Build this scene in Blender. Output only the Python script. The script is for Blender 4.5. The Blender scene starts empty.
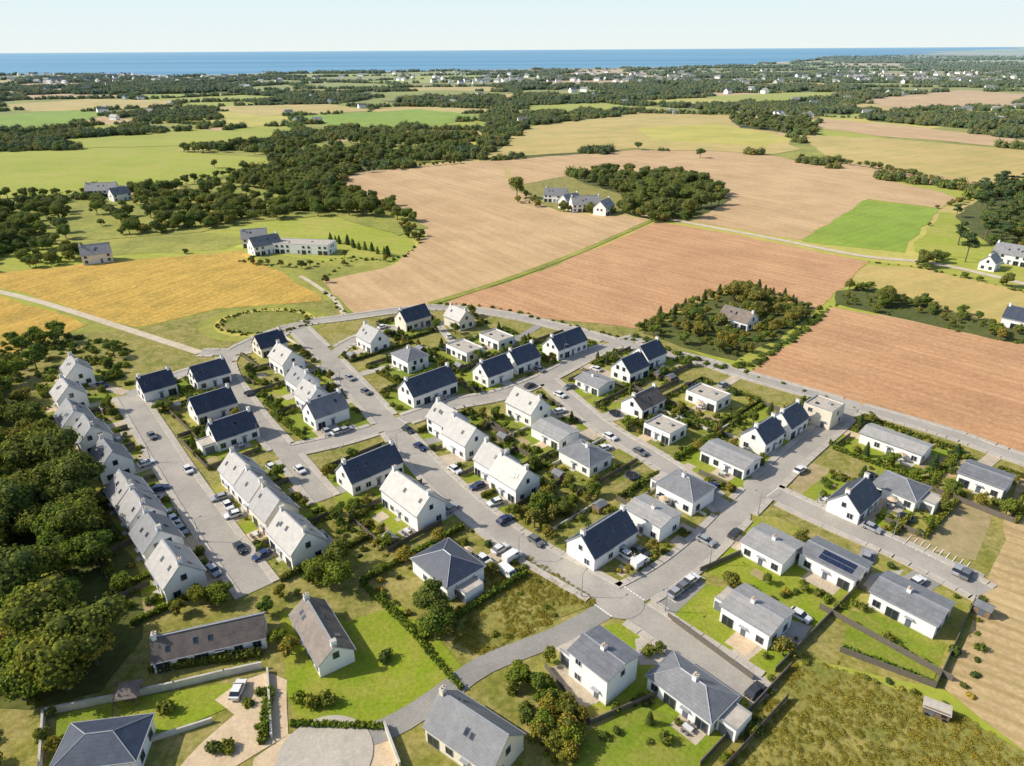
import bpy,bmesh,math,random
from mathutils import Vector,Matrix,noise
random.seed(11)
H=100.0;F=700.0;TH=math.atan(334/700);RHO=0.0062
r0=Vector((1,0,0));u0=Vector((0,math.sin(TH),math.cos(TH)));f0=Vector((0,math.cos(TH),-math.sin(TH)))
R_=r0*math.cos(RHO)-u0*math.sin(RHO);U_=u0*math.cos(RHO)+r0*math.sin(RHO)
def G(u,v,z=0.0):
    # projects image pixel coordinates through the camera onto a level plane, in metres
    d=f0+R_*((u-512)/F)+U_*((383-v)/F)
    t=(z-H)/d.z
    return Vector((d.x*t,d.y*t,z))
def G2(u,v): p=G(u,v); return (p.x,p.y)
SC=bpy.context.scene
COL=SC.collection
# ------------------------------------------------ materials
def newmat(n):
    m=bpy.data.materials.new(n);m.use_nodes=True
    nt=m.node_tree;nt.nodes.clear()
    o=nt.nodes.new('ShaderNodeOutputMaterial');b=nt.nodes.new('ShaderNodeBsdfPrincipled')
    nt.links.new(b.outputs[0],o.inputs[0]);b.inputs['Roughness'].default_value=.9
    b.inputs['Specular IOR Level'].default_value=.25
    return m,nt,b
def rgba(c): return (c[0],c[1],c[2],1)
def mix(nt,fac,a,b,mode='MIX'):
    n=nt.nodes.new('ShaderNodeMix');n.data_type='RGBA';n.blend_type=mode
    for s,x in ((n.inputs[0],fac),(n.inputs[6],a),(n.inputs[7],b)):
        if isinstance(x,bpy.types.NodeSocket): nt.links.new(x,s)
        elif isinstance(x,(int,float)): s.default_value=x
        else: s.default_value=rgba(x)
    return n.outputs[2]
def mth(nt,op,a,b=None):
    n=nt.nodes.new('ShaderNodeMath');n.operation=op
    for i,x in enumerate((a,b)):
        if x is None: continue
        if isinstance(x,bpy.types.NodeSocket): nt.links.new(x,n.inputs[i])
        else: n.inputs[i].default_value=x
    return n.outputs[0]
HAZE_COL=(0.36,0.49,0.58)
def haze_tint(nt,c):  # paints distance haze into the base colour, by range from the origin
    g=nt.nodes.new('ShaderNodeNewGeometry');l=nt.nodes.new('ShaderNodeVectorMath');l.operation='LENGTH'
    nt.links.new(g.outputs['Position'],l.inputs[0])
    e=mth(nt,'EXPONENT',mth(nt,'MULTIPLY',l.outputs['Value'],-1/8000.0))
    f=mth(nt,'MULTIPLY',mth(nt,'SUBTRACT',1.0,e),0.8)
    return mix(nt,f,c,HAZE_COL)
def pos(nt,rot=0,sc=(1,1,1)):
    g=nt.nodes.new('ShaderNodeNewGeometry');m=nt.nodes.new('ShaderNodeMapping');m.vector_type='TEXTURE'
    m.inputs['Rotation'].default_value=(0,0,math.radians(rot));m.inputs['Scale'].default_value=sc
    nt.links.new(g.outputs['Position'],m.inputs[0]);return m.outputs[0]
def nz(nt,vec,scale,detail=4,rough=.6):
    n=nt.nodes.new('ShaderNodeTexNoise');n.inputs['Scale'].default_value=scale;n.inputs['Detail'].default_value=detail
    n.inputs['Roughness'].default_value=rough
    nt.links.new(vec,n.inputs['Vector']);return n.outputs['Fac']
def ramp(nt,f,a,b):
    n=nt.nodes.new('ShaderNodeMapRange');n.inputs[1].default_value=a;n.inputs[2].default_value=b
    nt.links.new(f,n.inputs[0]);return n.outputs[0]
def ground(n,c1,c2,c3=None,big=.02,mid=.15,fine=1.5,stripe=None,bump=.3,sp=.5):
    m,nt,b=newmat(n);p=pos(nt)
    c=mix(nt,ramp(nt,nz(nt,p,big,3),.35,.65),c1,c2)
    c=mix(nt,mth(nt,'MULTIPLY',ramp(nt,nz(nt,p,mid,5,.65),.4,.7),.85),c,c3 if c3 else [x*.62 for x in c1])
    fn=nz(nt,p,fine,4,.7)
    c=mix(nt,sp,c,mix(nt,ramp(nt,fn,.3,.7),(.45,.45,.45),(1.35,1.35,1.35)),'MULTIPLY')
    hsrc=fn
    if stripe:
        ang,w,st,col=stripe
        q=pos(nt,ang)
        wv=nt.nodes.new('ShaderNodeTexWave');wv.inputs['Scale'].default_value=math.pi*2/20/w*1.0
        wv.inputs['Distortion'].default_value=.6;wv.inputs['Detail'].default_value=2;wv.inputs['Detail Scale'].default_value=.3
        nt.links.new(q,wv.inputs[0])
        sn=nz(nt,pos(nt,ang,(1,14,1)),.9/w,3)
        k=mth(nt,'MULTIPLY',ramp(nt,wv.outputs['Fac'],.35,.95),st)
        c=mix(nt,k,c,col)
        c=mix(nt,mth(nt,'MULTIPLY',ramp(nt,sn,.45,.7),st*.8),c,[min(1,x*1.3) for x in c2])
    c=haze_tint(nt,c);nt.links.new(c,b.inputs['Base Color'])
    bp=nt.nodes.new('ShaderNodeBump');bp.inputs['Strength'].default_value=bump;bp.inputs['Distance'].default_value=.25
    nt.links.new(hsrc,bp.inputs['Height']);nt.links.new(bp.outputs[0],b.inputs['Normal'])
    b.inputs['Specular IOR Level'].default_value=.05
    return m
M={}
M['grass']=ground('grass_rough',(.19,.20,.035),(.28,.25,.05),(.40,.32,.13),.05,.2,.8,sp=.6)
M['lawn0']=ground('lawn_a',(.20,.275,.016),(.26,.32,.022),(.34,.31,.06),.06,.2,1.5,sp=.5)
M['lawn1']=ground('lawn_b',(.155,.23,.016),(.215,.275,.022),(.30,.27,.06),.06,.25,1.5,sp=.5)
M['lawn2']=ground('lawn_c',(.24,.26,.032),(.31,.30,.05),(.43,.34,.13),.07,.28,1.2,sp=.5)
M['lawn3']=ground('lawn_d',(.16,.195,.022),(.22,.24,.03),(.36,.28,.11),.09,.3,1.2,sp=.6)
M['meadow']=ground('meadow_dry',(.25,.235,.05),(.38,.31,.09),(.17,.19,.035),.06,.25,1.0,sp=.8,bump=.8)
M['fgreen']=ground('pasture',(.30,.345,.035),(.38,.40,.055),(.43,.38,.09),.008,.03,.3,stripe=(70,9,.15,(.21,.25,.03)),sp=.3)
M['fbright']=ground('young_crop',(.23,.34,.035),(.31,.40,.05),(.21,.27,.03),.01,.05,.5,stripe=(-50,6,.15,(.14,.21,.03)),sp=.3)
M['tan']=ground('stubble_field',(.55,.36,.185),(.62,.43,.23),(.44,.285,.14),.006,.03,.4,stripe=(32,7,.35,(.44,.29,.14)),sp=.35)
M['tan2']=ground('ploughed_field',(.54,.295,.145),(.61,.36,.185),(.43,.235,.12),.008,.05,.6,stripe=(44,4,.4,(.42,.22,.11)),sp=.5,bump=.6)
M['tan3']=ground('harvested_field',(.54,.38,.13),(.60,.45,.17),(.35,.31,.08),.005,.02,.3,stripe=(-60,10,.3,(.40,.33,.11)),sp=.3)
M['gold']=ground('maize_field',(.56,.33,.06),(.63,.41,.09),(.34,.24,.045),.01,.08,.6,stripe=(-25,4,.4,(.37,.25,.05)),sp=.8,bump=1)
M['furrow']=ground('furrowed_field',(.52,.36,.18),(.58,.42,.22),(.40,.29,.14),.02,.1,1.0,stripe=(53,3,.6,(.32,.24,.09)),sp=.45)
M['yellow']=ground('dry_pasture',(.52,.44,.09),(.58,.49,.13),(.37,.36,.07),.006,.02,.3,sp=.3)
M['olive']=ground('olive_pasture',(.29,.30,.05),(.39,.36,.08),(.19,.21,.04),.008,.04,.3,sp=.5)
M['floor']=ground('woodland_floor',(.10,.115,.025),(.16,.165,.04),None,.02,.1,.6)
M['soil']=ground('soil',(.40,.29,.16),(.48,.36,.21),(.24,.235,.07),.08,.3,1.2,sp=.5)
M['road']=ground('asphalt_worn',(.40,.36,.31),(.45,.41,.355),(.33,.30,.265),.05,.12,2.5,sp=.3,bump=.05)
M['road2']=ground('asphalt_grey',(.29,.275,.25),(.34,.32,.29),(.24,.23,.21),.05,.15,2.5,sp=.3,bump=.05)
M['track']=ground('gravel_track',(.60,.50,.37),(.65,.55,.42),(.46,.38,.26),.05,.25,1.5,sp=.3,bump=.1)
M['pave']=ground('paving',(.48,.43,.36),(.55,.49,.41),(.40,.36,.31),.1,.4,2.5,sp=.3,bump=.05)
M['kerb']=ground('kerb_stone',(.56,.52,.46),(.62,.58,.52),None,.1,.5,2,sp=.2,bump=.05)
M['drive']=ground('gravel_drive',(.52,.43,.32),(.60,.50,.38),(.41,.34,.24),.1,.4,2.5,sp=.4,bump=.2)
M['sand']=ground('sand_court',(.62,.47,.31),(.68,.53,.36),(.52,.40,.25),.08,.3,2,sp=.3,bump=.1)
def simple(n,c,rough=.7,var=.12,scale=1.0,spec=.3,metal=0,objvar=0,bump=0):
    m,nt,b=newmat(n)
    tc=nt.nodes.new('ShaderNodeTexCoord')
    f=nz(nt,tc.outputs['Object'],scale,5,.65)
    c_=mix(nt,ramp(nt,f,.3,.7),[x*(1-var) for x in c],[min(1,x*(1+var)) for x in c])
    if objvar:
        oi=nt.nodes.new('ShaderNodeObjectInfo')
        k=ramp(nt,oi.outputs['Random'],0,1)
        c_=mix(nt,k,c_,mix(nt,1.0,c_,(1-objvar,1-objvar*1.05,1-objvar*1.3),'MULTIPLY'))
    nt.links.new(c_,b.inputs['Base Color']);b.inputs['Roughness'].default_value=rough
    b.inputs['Specular IOR Level'].default_value=spec;b.inputs['Metallic'].default_value=metal
    if bump:
        bp=nt.nodes.new('ShaderNodeBump');bp.inputs['Strength'].default_value=bump;bp.inputs['Distance'].default_value=.05
        nt.links.new(f,bp.inputs['Height']);nt.links.new(bp.outputs[0],b.inputs['Normal'])
    return m
M['wall']=simple('render_white',(.90,.89,.87),.85,.03,.5,objvar=.07)
M['wallc']=simple('render_cream',(.80,.73,.61),.85,.08,.5,objvar=.1)
M['frame']=simple('window_frame',(.16,.17,.19),.5,.05,2)
M['framew']=simple('window_frame_white',(.6,.6,.6),.5,.05,2)
M['glass']=simple('window_glass',(.02,.027,.04),.08,.2,.5,spec=.8)
M['door']=simple('door_paint',(.12,.14,.18),.5,.1,1)
M['zinc']=simple('zinc',(.36,.37,.40),.45,.1,2,metal=.2)
M['brickc']=simple('chimney_brick',(.36,.20,.13),.85,.2,3)
M['wood']=simple('weathered_wood',(.22,.155,.10),.8,.2,3)
M['mem']=simple('roof_membrane',(.46,.41,.35),.85,.2,.6)
M['solar']=simple('solar_panel',(.02,.03,.07),.15,.2,1,spec=.7)
M['gwall']=simple('garden_wall',(.62,.58,.50),.85,.15,.7)
M['paint']=simple('road_paint',(.80,.79,.75),.7,.1,2)
M['tyre']=simple('tyre_rubber',(.02,.02,.02),.8,.1,5)
M['fence']=simple('fence_panel',(.15,.13,.11),.6,.15,2)
M['steel']=simple('steel_post',(.35,.36,.37),.4,.05,3,metal=.5)
M['pad']=simple('trampoline_pad',(.03,.05,.13),.5,.05,2)
def slate(n,c,var=.25,rough=.5):
    m,nt,b=newmat(n);tc=nt.nodes.new('ShaderNodeTexCoord')
    f=nz(nt,tc.outputs['Object'],.6,5,.7);f2=nz(nt,tc.outputs['Object'],4,4,.7)
    c_=mix(nt,ramp(nt,f,.3,.7),[x*(1-var) for x in c],[x*(1+var) for x in c])
    c_=mix(nt,.6,c_,mix(nt,ramp(nt,f2,.3,.7),(.65,.65,.65),(1.3,1.3,1.3)),'MULTIPLY')
    wv=nt.nodes.new('ShaderNodeTexWave');wv.bands_direction='Z';wv.inputs['Scale'].default_value=1.1
    wv.inputs['Distortion'].default_value=.3
    nt.links.new(tc.outputs['Object'],wv.inputs[0])
    c_=mix(nt,mth(nt,'MULTIPLY',ramp(nt,wv.outputs['Fac'],.7,1),.25),c_,[x*.5 for x in c])
    oi=nt.nodes.new('ShaderNodeObjectInfo')
    c_=mix(nt,oi.outputs['Random'],c_,mix(nt,1.0,c_,(.68,.70,.75),'MULTIPLY'))
    nt.links.new(c_,b.inputs['Base Color']);b.inputs['Roughness'].default_value=rough
    b.inputs['Specular IOR Level'].default_value=.5
    return m
M['d']=slate('slate_dark',(.06,.075,.11),.3,.42)
M['m']=slate('slate_mid',(.25,.25,.255),.22,.5)
M['l']=slate('slate_light',(.41,.39,.365),.18,.5)  # light grey roofs; sun glare on the row slates put into the colour
M['b']=slate('slate_brown',(.19,.15,.12),.35,.6)
def leafmat(n,c1,c2,tr=.25):
    m=bpy.data.materials.new(n);m.use_nodes=True;nt=m.node_tree;nt.nodes.clear()
    o=nt.nodes.new('ShaderNodeOutputMaterial')
    g=nt.nodes.new('ShaderNodeNewGeometry');oi=nt.nodes.new('ShaderNodeObjectInfo')
    c=mix(nt,g.outputs['Random Per Island'],c1,c2)
    c=mix(nt,oi.outputs['Random'],c,mix(nt,1.0,c,(1.45,1.25,.9),'MULTIPLY'))
    n1=nz(nt,pos(nt),.06,3)
    c=mix(nt,ramp(nt,n1,.35,.7),c,mix(nt,1.0,c,(.65,.8,.8),'MULTIPLY'))
    c=haze_tint(nt,c)
    d=nt.nodes.new('ShaderNodeBsdfDiffuse');t=nt.nodes.new('ShaderNodeBsdfTranslucent');ms=nt.nodes.new('ShaderNodeMixShader')
    nt.links.new(c,d.inputs[0]);nt.links.new(c,t.inputs[0]);ms.inputs[0].default_value=tr
    nt.links.new(d.outputs[0],ms.inputs[1]);nt.links.new(t.outputs[0],ms.inputs[2]);nt.links.new(ms.outputs[0],o.inputs[0])
    return m
M['leaf']=leafmat('foliage_olive',(.12,.145,.024),(.25,.26,.048))
M['leafy']=leafmat('foliage_autumn',(.24,.205,.03),(.38,.30,.06))
M['leafg']=leafmat('foliage_green',(.12,.175,.022),(.23,.285,.035))
M['leafp']=leafmat('foliage_pine',(.05,.085,.025),(.11,.15,.04),.15)
M['flower']=leafmat('flower_heads',(.45,.12,.12),(.60,.45,.35),.15)
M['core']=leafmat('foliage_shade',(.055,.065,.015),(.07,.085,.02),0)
M['bark']=simple('bark',(.15,.12,.08),.9,.3,3)
# ------------------------------------------------ mesh builder
class MB:
    def __init__(s): s.v=[];s.f=[];s.m=[];s.mats=[]
    def mi(s,k):
        if k not in s.mats: s.mats.append(k)
        return s.mats.index(k)
    def face(s,pts,k):
        n=len(s.v);s.v+= [tuple(p) for p in pts];s.f.append(tuple(range(n,n+len(pts))));s.m.append(s.mi(k))
    def box(s,c,d,k,rot=0,M4=None):
        x,y,z=d[0]/2,d[1]/2,d[2]/2;cs,sn=math.cos(rot),math.sin(rot);n=len(s.v)
        for a,b_,e in ((-x,-y,-z),(x,-y,-z),(x,y,-z),(-x,y,-z),(-x,-y,z),(x,-y,z),(x,y,z),(-x,y,z)):
            if M4 is not None: p=M4@Vector((a,b_,e));s.v.append((p.x+c[0],p.y+c[1],p.z+c[2]))
            else: s.v.append((c[0]+a*cs-b_*sn,c[1]+a*sn+b_*cs,c[2]+e))
        for q in ((0,3,2,1),(4,5,6,7),(0,1,5,4),(1,2,6,5),(2,3,7,6),(3,0,4,7)):
            s.f.append(tuple(n+i for i in q));s.m.append(s.mi(k))
    def cyl(s,p0,p1,ra,rb,k,n=8,cap=True):
        p0=Vector(p0);p1=Vector(p1);d=(p1-p0).normalized();a=d.orthogonal().normalized();b_=d.cross(a);o=len(s.v)
        for p,r in ((p0,ra),(p1,rb)):
            for i in range(n):
                t=2*math.pi*i/n;q=p+a*(r*math.cos(t))+b_*(r*math.sin(t));s.v.append(tuple(q))
        for i in range(n):
            j=(i+1)%n;s.f.append((o+i,o+j,o+n+j,o+n+i));s.m.append(s.mi(k))
        if cap:
            s.f.append(tuple(o+n+i for i in range(n)));s.m.append(s.mi(k))
            s.f.append(tuple(o+i for i in reversed(range(n))));s.m.append(s.mi(k))
    def mesh(s,name):
        me=bpy.data.meshes.new(name);me.from_pydata(s.v,[],s.f)
        for k in s.mats: me.materials.append(M[k])
        me.polygons.foreach_set('material_index',s.m);me.update();return me
    def obj(s,name,parent=None,loc=None,rot=0):
        o=bpy.data.objects.new(name,s.mesh(name));COL.objects.link(o)
        if parent: o.parent=parent
        if loc is not None: o.location=loc;o.rotation_euler=(0,0,rot)
        return o
def inpoly(x,y,P):
    c=False;n=len(P);j=n-1
    for i in range(n):
        if (P[i][1]>y)!=(P[j][1]>y) and x<(P[j][0]-P[i][0])*(y-P[i][1])/(P[j][1]-P[i][1])+P[i][0]: c=not c
        j=i
    return c
def sheet(name,P,z,k,jit=0,step=None):
    pts=[]
    n=len(P)
    for i in range(n):
        a=Vector(P[i][:2]);b_=Vector(P[(i+1)%n][:2]);L=(b_-a).length
        q=max(1,int(L/step)) if step else 1
        for t in range(q):
            p=a.lerp(b_,t/q)
            if jit:
                w=noise.noise_vector(Vector((p.x*.05,p.y*.05,3.1)))*jit+noise.noise_vector(Vector((p.x*.35,p.y*.35,8.1)))*jit*.35
                p=p+Vector((w.x,w.y))
            pts.append((p.x,p.y,z))
    bm=bmesh.new();vs=[bm.verts.new(p) for p in pts]
    f=bm.faces.new(vs);bmesh.ops.triangulate(bm,faces=[f])
    for f in bm.faces:
        if f.normal.z<0: f.normal_flip()
    me=bpy.data.meshes.new(name);bm.to_mesh(me);bm.free();me.materials.append(M[k])
    o=bpy.data.objects.new(name,me);COL.objects.link(o);return o
# ------------------------------------------------ trees
def blob(mb,c,r,k,seed,flat=.85,sub=2):
    bm=bmesh.new();bmesh.ops.create_icosphere(bm,subdivisions=sub,radius=1)
    o=len(mb.v)
    for v in bm.verts:
        p=v.co.normalized();s=1+.35*noise.noise(p*2.2+Vector((seed,0,0)))
        mb.v.append((c[0]+p.x*r*s,c[1]+p.y*r*s,c[2]+p.z*r*s*flat))
    for f in bm.faces: mb.f.append(tuple(o+v.index for v in f.verts));mb.m.append(mb.mi(k))
    bm.free()
def leaves(mb,c,r,n,ls,k,rng,flat=.85):
    for _ in range(n):
        z=rng.uniform(-.45,1);a=rng.uniform(0,6.283);q=math.sqrt(1-z*z)
        d=Vector((q*math.cos(a),q*math.sin(a),z))
        rr=r*rng.uniform(.82,1.2)*(1+.3*noise.noise(d*2.5+Vector((r,c[0],c[1]))))
        p=Vector((c[0]+d.x*rr,c[1]+d.y*rr,c[2]+d.z*rr*flat))
        nn=(d+Vector((rng.uniform(-1,1),rng.uniform(-1,1),rng.uniform(-.6,1)))*.75).normalized()
        t=nn.orthogonal().normalized();b_=nn.cross(t);an=rng.uniform(0,6.28)
        t,b_=t*math.cos(an)+b_*math.sin(an),b_*math.cos(an)-t*math.sin(an)
        s=ls*rng.uniform(.6,1.3)
        pts=[p+t*s*.5,p+b_*s*.45+t*.12*s,p-t*s*.5+nn*s*.15,p-b_*s*.45]
        mb.face(pts,k)
def tree(name,h,cr,nl,ls,seed,leaf='leaf',lobes=9):
    rng=random.Random(seed);mb=MB()
    mb.cyl((0,0,-.3),(0,0,h*.55),h*.035,h*.018,'bark',8)
    cz=h*.6
    L=[((0,0,cz+h*.08),cr*.62)]
    for i in range(lobes):
        a=6.283*i/lobes*1.0+rng.uniform(-.4,.4);d=cr*rng.uniform(.35,.72);zz=cz+rng.uniform(-.2,.26)*h
        L.append(((d*math.cos(a),d*math.sin(a),zz),cr*rng.uniform(.28,.46)))
    for c,r in L[1:6]: mb.cyl((0,0,h*.3),(c[0]*.8,c[1]*.8,c[2]),h*.014,h*.006,'bark',5,False)
    tot=sum(r*r for c,r in L)
    for i,(c,r) in enumerate(L):
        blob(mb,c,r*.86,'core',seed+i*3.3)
        leaves(mb,c,r,int(nl*r*r/tot),ls,leaf,rng)
    return mb.mesh(name)
def pine(name,h,cr,seed):
    rng=random.Random(seed);mb=MB();mb.cyl((0,0,-.3),(h*.03,0,h*.85),h*.028,h*.012,'bark',8)
    for i in range(11):
        a=rng.uniform(0,6.28);zz=h*rng.uniform(.5,.95);d=cr*rng.uniform(.1,.8)*(1.1-(zz/h-.5))
        c=(d*math.cos(a),d*math.sin(a),zz);r=cr*rng.uniform(.28,.42)
        mb.cyl((0,0,zz-.1*h),c,h*.01,h*.004,'bark',5,False)
        blob(mb,c,r*.8,'core',seed+i,.5);leaves(mb,c,r,110,.7,'leafp',rng,.5)
    return mb.mesh(name)
def conifer(name,h,cr,seed,leaf='leafp'):
    rng=random.Random(seed);mb=MB();mb.cyl((0,0,-.2),(0,0,h*.9),h*.03,h*.006,'bark',8)
    for i in range(9):
        t=i/8;c=(rng.uniform(-.1,.1),rng.uniform(-.1,.1),h*(.14+.78*t));r=cr*(1.02-t*.85)
        blob(mb,c,r*.75,'core',seed+i,.6,1);leaves(mb,c,r*.95,90,.4,leaf,rng,.7)
    return mb.mesh(name)
def shrub(name,r,seed,leaf,n=170,ls=.38,fl=0):
    rng=random.Random(seed);mb=MB()
    for i in range(4):
        c=(rng.uniform(-.4,.4)*r,rng.uniform(-.4,.4)*r,r*rng.uniform(.4,.75));q=r*rng.uniform(.5,.72)
        mb.cyl((0,0,-.1),c,.05,.02,'bark',4,False)
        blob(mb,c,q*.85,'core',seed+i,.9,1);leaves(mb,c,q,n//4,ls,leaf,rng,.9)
        if fl: leaves(mb,c,q*1.05,fl,ls*.7,'flower',rng,.9)
    return mb.mesh(name)
def grove(name,R,n,seed,leaf,nl=60):
    rng=random.Random(seed);mb=MB()
    for i in range(n):
        a=rng.uniform(0,6.28);d=R*math.sqrt(rng.random());r=rng.uniform(3.0,6.0)
        c=(d*math.cos(a)*1.15,d*math.sin(a),rng.uniform(2.5,6.5))
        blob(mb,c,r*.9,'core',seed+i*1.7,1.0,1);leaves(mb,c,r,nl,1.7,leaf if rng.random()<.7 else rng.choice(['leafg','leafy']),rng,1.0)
    return mb.mesh(name)
TREES=[tree('t1',11,5.2,1500,.62,1,'leaf'),tree('t2',9,4.6,1300,.55,2,'leafg'),tree('t3',12.5,5.6,1600,.66,3,'leaf',11),
       tree('t4',8,4,1100,.5,4,'leafy'),tree('t5',10,4.4,1300,.6,5,'leaf',7),tree('t6',10,4.9,1400,.6,15,'leafg',10)]
SMALL=[tree('s1',5.2,2.3,650,.36,6,'leafg',7),tree('s2',4.6,2.0,600,.34,7,'leaf',7),tree('s3',5.5,2.2,600,.36,8,'leafy',7)]
SHR=[shrub('b1',1.2,1,'leafg'),shrub('b2',1.0,2,'leaf'),shrub('b3',1.4,3,'leaf'),shrub('b4',.8,4,'leafy'),shrub('b5',1.1,5,'leafp'),shrub('b6',.9,6,'leafg',160,.3,10)]
PINES=[pine('p1',14,5.5,1),pine('p2',12,5,2)]
CON=[conifer('c1',7,2.0,1),conifer('c2',5.5,1.3,2,'leafg')]
GRV=[grove('g1',19,24,1,'leaf'),grove('g2',17,20,2,'leaf'),grove('g3',20,24,3,'leafp')]
HGRV=[grove('h1',11,8,4,'leaf'),grove('h2',12,7,5,'leafg')]
def scatter(name,childname,mesh,pts):
    if not pts: return
    V=[];Fc=[]
    for (x,y,z,s,r) in pts:
        n=len(V)
        for k in range(4):
            a=r+k*math.pi/2;V.append((x+s*.7071*math.cos(a),y+s*.7071*math.sin(a),z))
        Fc.append((n,n+1,n+2,n+3))
    me=bpy.data.meshes.new(name);me.from_pydata(V,[],Fc)
    o=bpy.data.objects.new(name,me);COL.objects.link(o)
    o.instance_type='FACES';o.use_instance_faces_scale=True;o.instance_faces_scale=1
    o.show_instancer_for_render=False;o.show_instancer_for_viewport=False
    c=bpy.data.objects.new(childname,mesh);COL.objects.link(c);c.parent=o
def multi(name,child,meshes,pts):
    B=[[] for _ in meshes]
    for p in pts: B[random.randrange(len(meshes))].append(p)
    for m,b in zip(meshes,B): scatter(name,child,m,b)
def place(name,mesh,x,y,s=1,rot=None,z=0):
    o=bpy.data.objects.new(name,mesh);COL.objects.link(o);o.location=(x,y,z)
    o.rotation_euler=(0,0,random.uniform(0,6.28) if rot is None else rot);o.scale=(s*random.uniform(.9,1.1),s*random.uniform(.9,1.1),s*random.uniform(.85,1.15));return o
# ------------------------------------------------ roads data
AX=math.radians(-48);BX=math.radians(42)
ROADS=[([(296,326),(335,365),(390,425),(440,480),(510,538),(620,602),(690,648),(752,688)],6.2,'road'),
 ([(620,602),(665,577),(700,550),(735,515),(762,488),(800,452),(838,420),(850,405)],5.6,'road'),
 ([(620,602),(560,635),(485,665),(440,697),(385,730),(320,748)],4.4,'road2'),
 ([(762,488),(830,520),(900,550),(965,583),(985,594)],5.6,'road'),
 ([(128,395),(150,430),(180,478),(215,530),(258,590)],6.2,'road'),
 ([(296,326),(262,338),(225,362),(250,410),(285,452),(325,500)],5,'road'),
 ([(285,452),(340,440),(390,425)],5,'road'),
 ([(390,425),(450,405),(500,395),(545,378),(600,350),(640,338)],5.2,'road'),
 ([(545,378),(600,425),(660,462),(700,490),(735,515)],5,'road'),
 ([(325,368),(345,345),(385,330),(440,325)],4.2,'road'),
 ([(225,362),(170,378),(128,395)],4.2,'road'),
 ([(200,353),(250,350),(296,326),(345,318),(430,308),(500,314),(560,327),(620,343),(700,361),(745,375),(850,405),(950,434),(1024,460),(1250,530)],4.6,'road')]
TRACKS=[([(-200,245),(0,292),(60,308),(135,332),(200,353)],3.6),([(345,318),(335,300),(312,283),(300,276)],2.2),
 ([(1300,360),(1024,284),(930,263),(862,256),(780,240),(700,225),(655,217),(625,214)],5),
 ([(735,515),(700,500)],3)]
RW=[]
for P,w,k in ROADS: RW.append(([Vector(G2(*p)) for p in P],w))
def smooth(P,st=3.0):
    out=[];n=len(P)
    for i in range(n-1):
        p0=P[max(0,i-1)];p1=P[i];p2=P[i+1];p3=P[min(n-1,i+2)]
        q=max(2,int((p2-p1).length/st))
        for t in range(q):
            t/=q;out.append(.5*((2*p1)+(p2-p0)*t+(2*p0-5*p1+4*p2-p3)*t*t+(3*p1-p0-3*p2+p3)*t**3))
    out.append(P[-1]);return out
RS=[(smooth(P),w) for P,w in RW]
TS=[(smooth([Vector(G2(*p)) for p in P],6),w) for P,w in TRACKS]
def dseg(p,a,b):
    ab=b-a;t=max(0,min(1,(p-a).dot(ab)/max(1e-9,ab.length_squared)));q=a+ab*t;return (p-q).length,q
def rdist(p,skip=-1,full=False):
    best=(1e9,None)
    for i,(P,w) in enumerate(RS):
        if i==skip: continue
        for a,b in zip(P[:-1],P[1:]):
            if abs(a.x-p.x)>70 or abs(a.y-p.y)>70: continue
            d,q=dseg(p,a,b);d-=w/2
            if d<best[0]: best=(d,q)
    return best if full else best[0]
def tdist(p):
    return min([dseg(p,a,b)[0]-w/2 for P,w in TS for a,b in zip(P[:-1],P[1:])])
def ribbon(name,P,w,z,k):
    mb=MB();L=[];Rr=[]
    for i,p in enumerate(P):
        a=P[max(0,i-1)];b=P[min(len(P)-1,i+1)];d=(b-a).normalized();n=Vector((-d.y,d.x));L.append(p+n*w/2);Rr.append(p-n*w/2)
    for i in range(len(P)-1):
        mb.face([(Rr[i].x,Rr[i].y,z),(Rr[i+1].x,Rr[i+1].y,z),(L[i+1].x,L[i+1].y,z),(L[i].x,L[i].y,z)],k)
    return mb.obj(name)
for i,(P,w) in enumerate(RS):
    ribbon('road',P,w,.13+i*.004,ROADS[i][2])
    if i==2: continue
    kb=MB();pv=MB()
    for a,b in zip(P[:-1],P[1:]):
        d=(b-a);L=d.length;d=d/L;n=Vector((-d.y,d.x));m=(a+b)/2;an=math.atan2(d.y,d.x)
        for s in (1,-1):
            c=m+n*s*(w/2+.9)
            if rdist(c,i)>1.5:
                kb.box((*(m+n*s*(w/2+.09)),.17),(L+.05,.18,.3),'kerb',an)
                pv.box((*c,.15),(L+.05,1.42,.3),'pave',an)
    if kb.v: kb.obj('kerb');
    if pv.v: pv.obj('pavement')
for P,w in TS: ribbon('country_lane',P,w,.14,'track')
def disc(name,c,r,z,k,n=28,sy=1):
    mb=MB();mb.face([(c.x+r*math.cos(t*6.2832/n),c.y+r*sy*math.sin(t*6.2832/n),z) for t in range(n)],k);return mb.obj(name)
for i,(u,v,r) in enumerate([(620,602,4.8),(762,488,4.6),(390,425,4.4),(296,326,4),(545,378,3.8),(735,515,3.6),(850,405,3.6)]):
    disc('road',G(u,v),r,.185+i*.001,'road')
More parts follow.
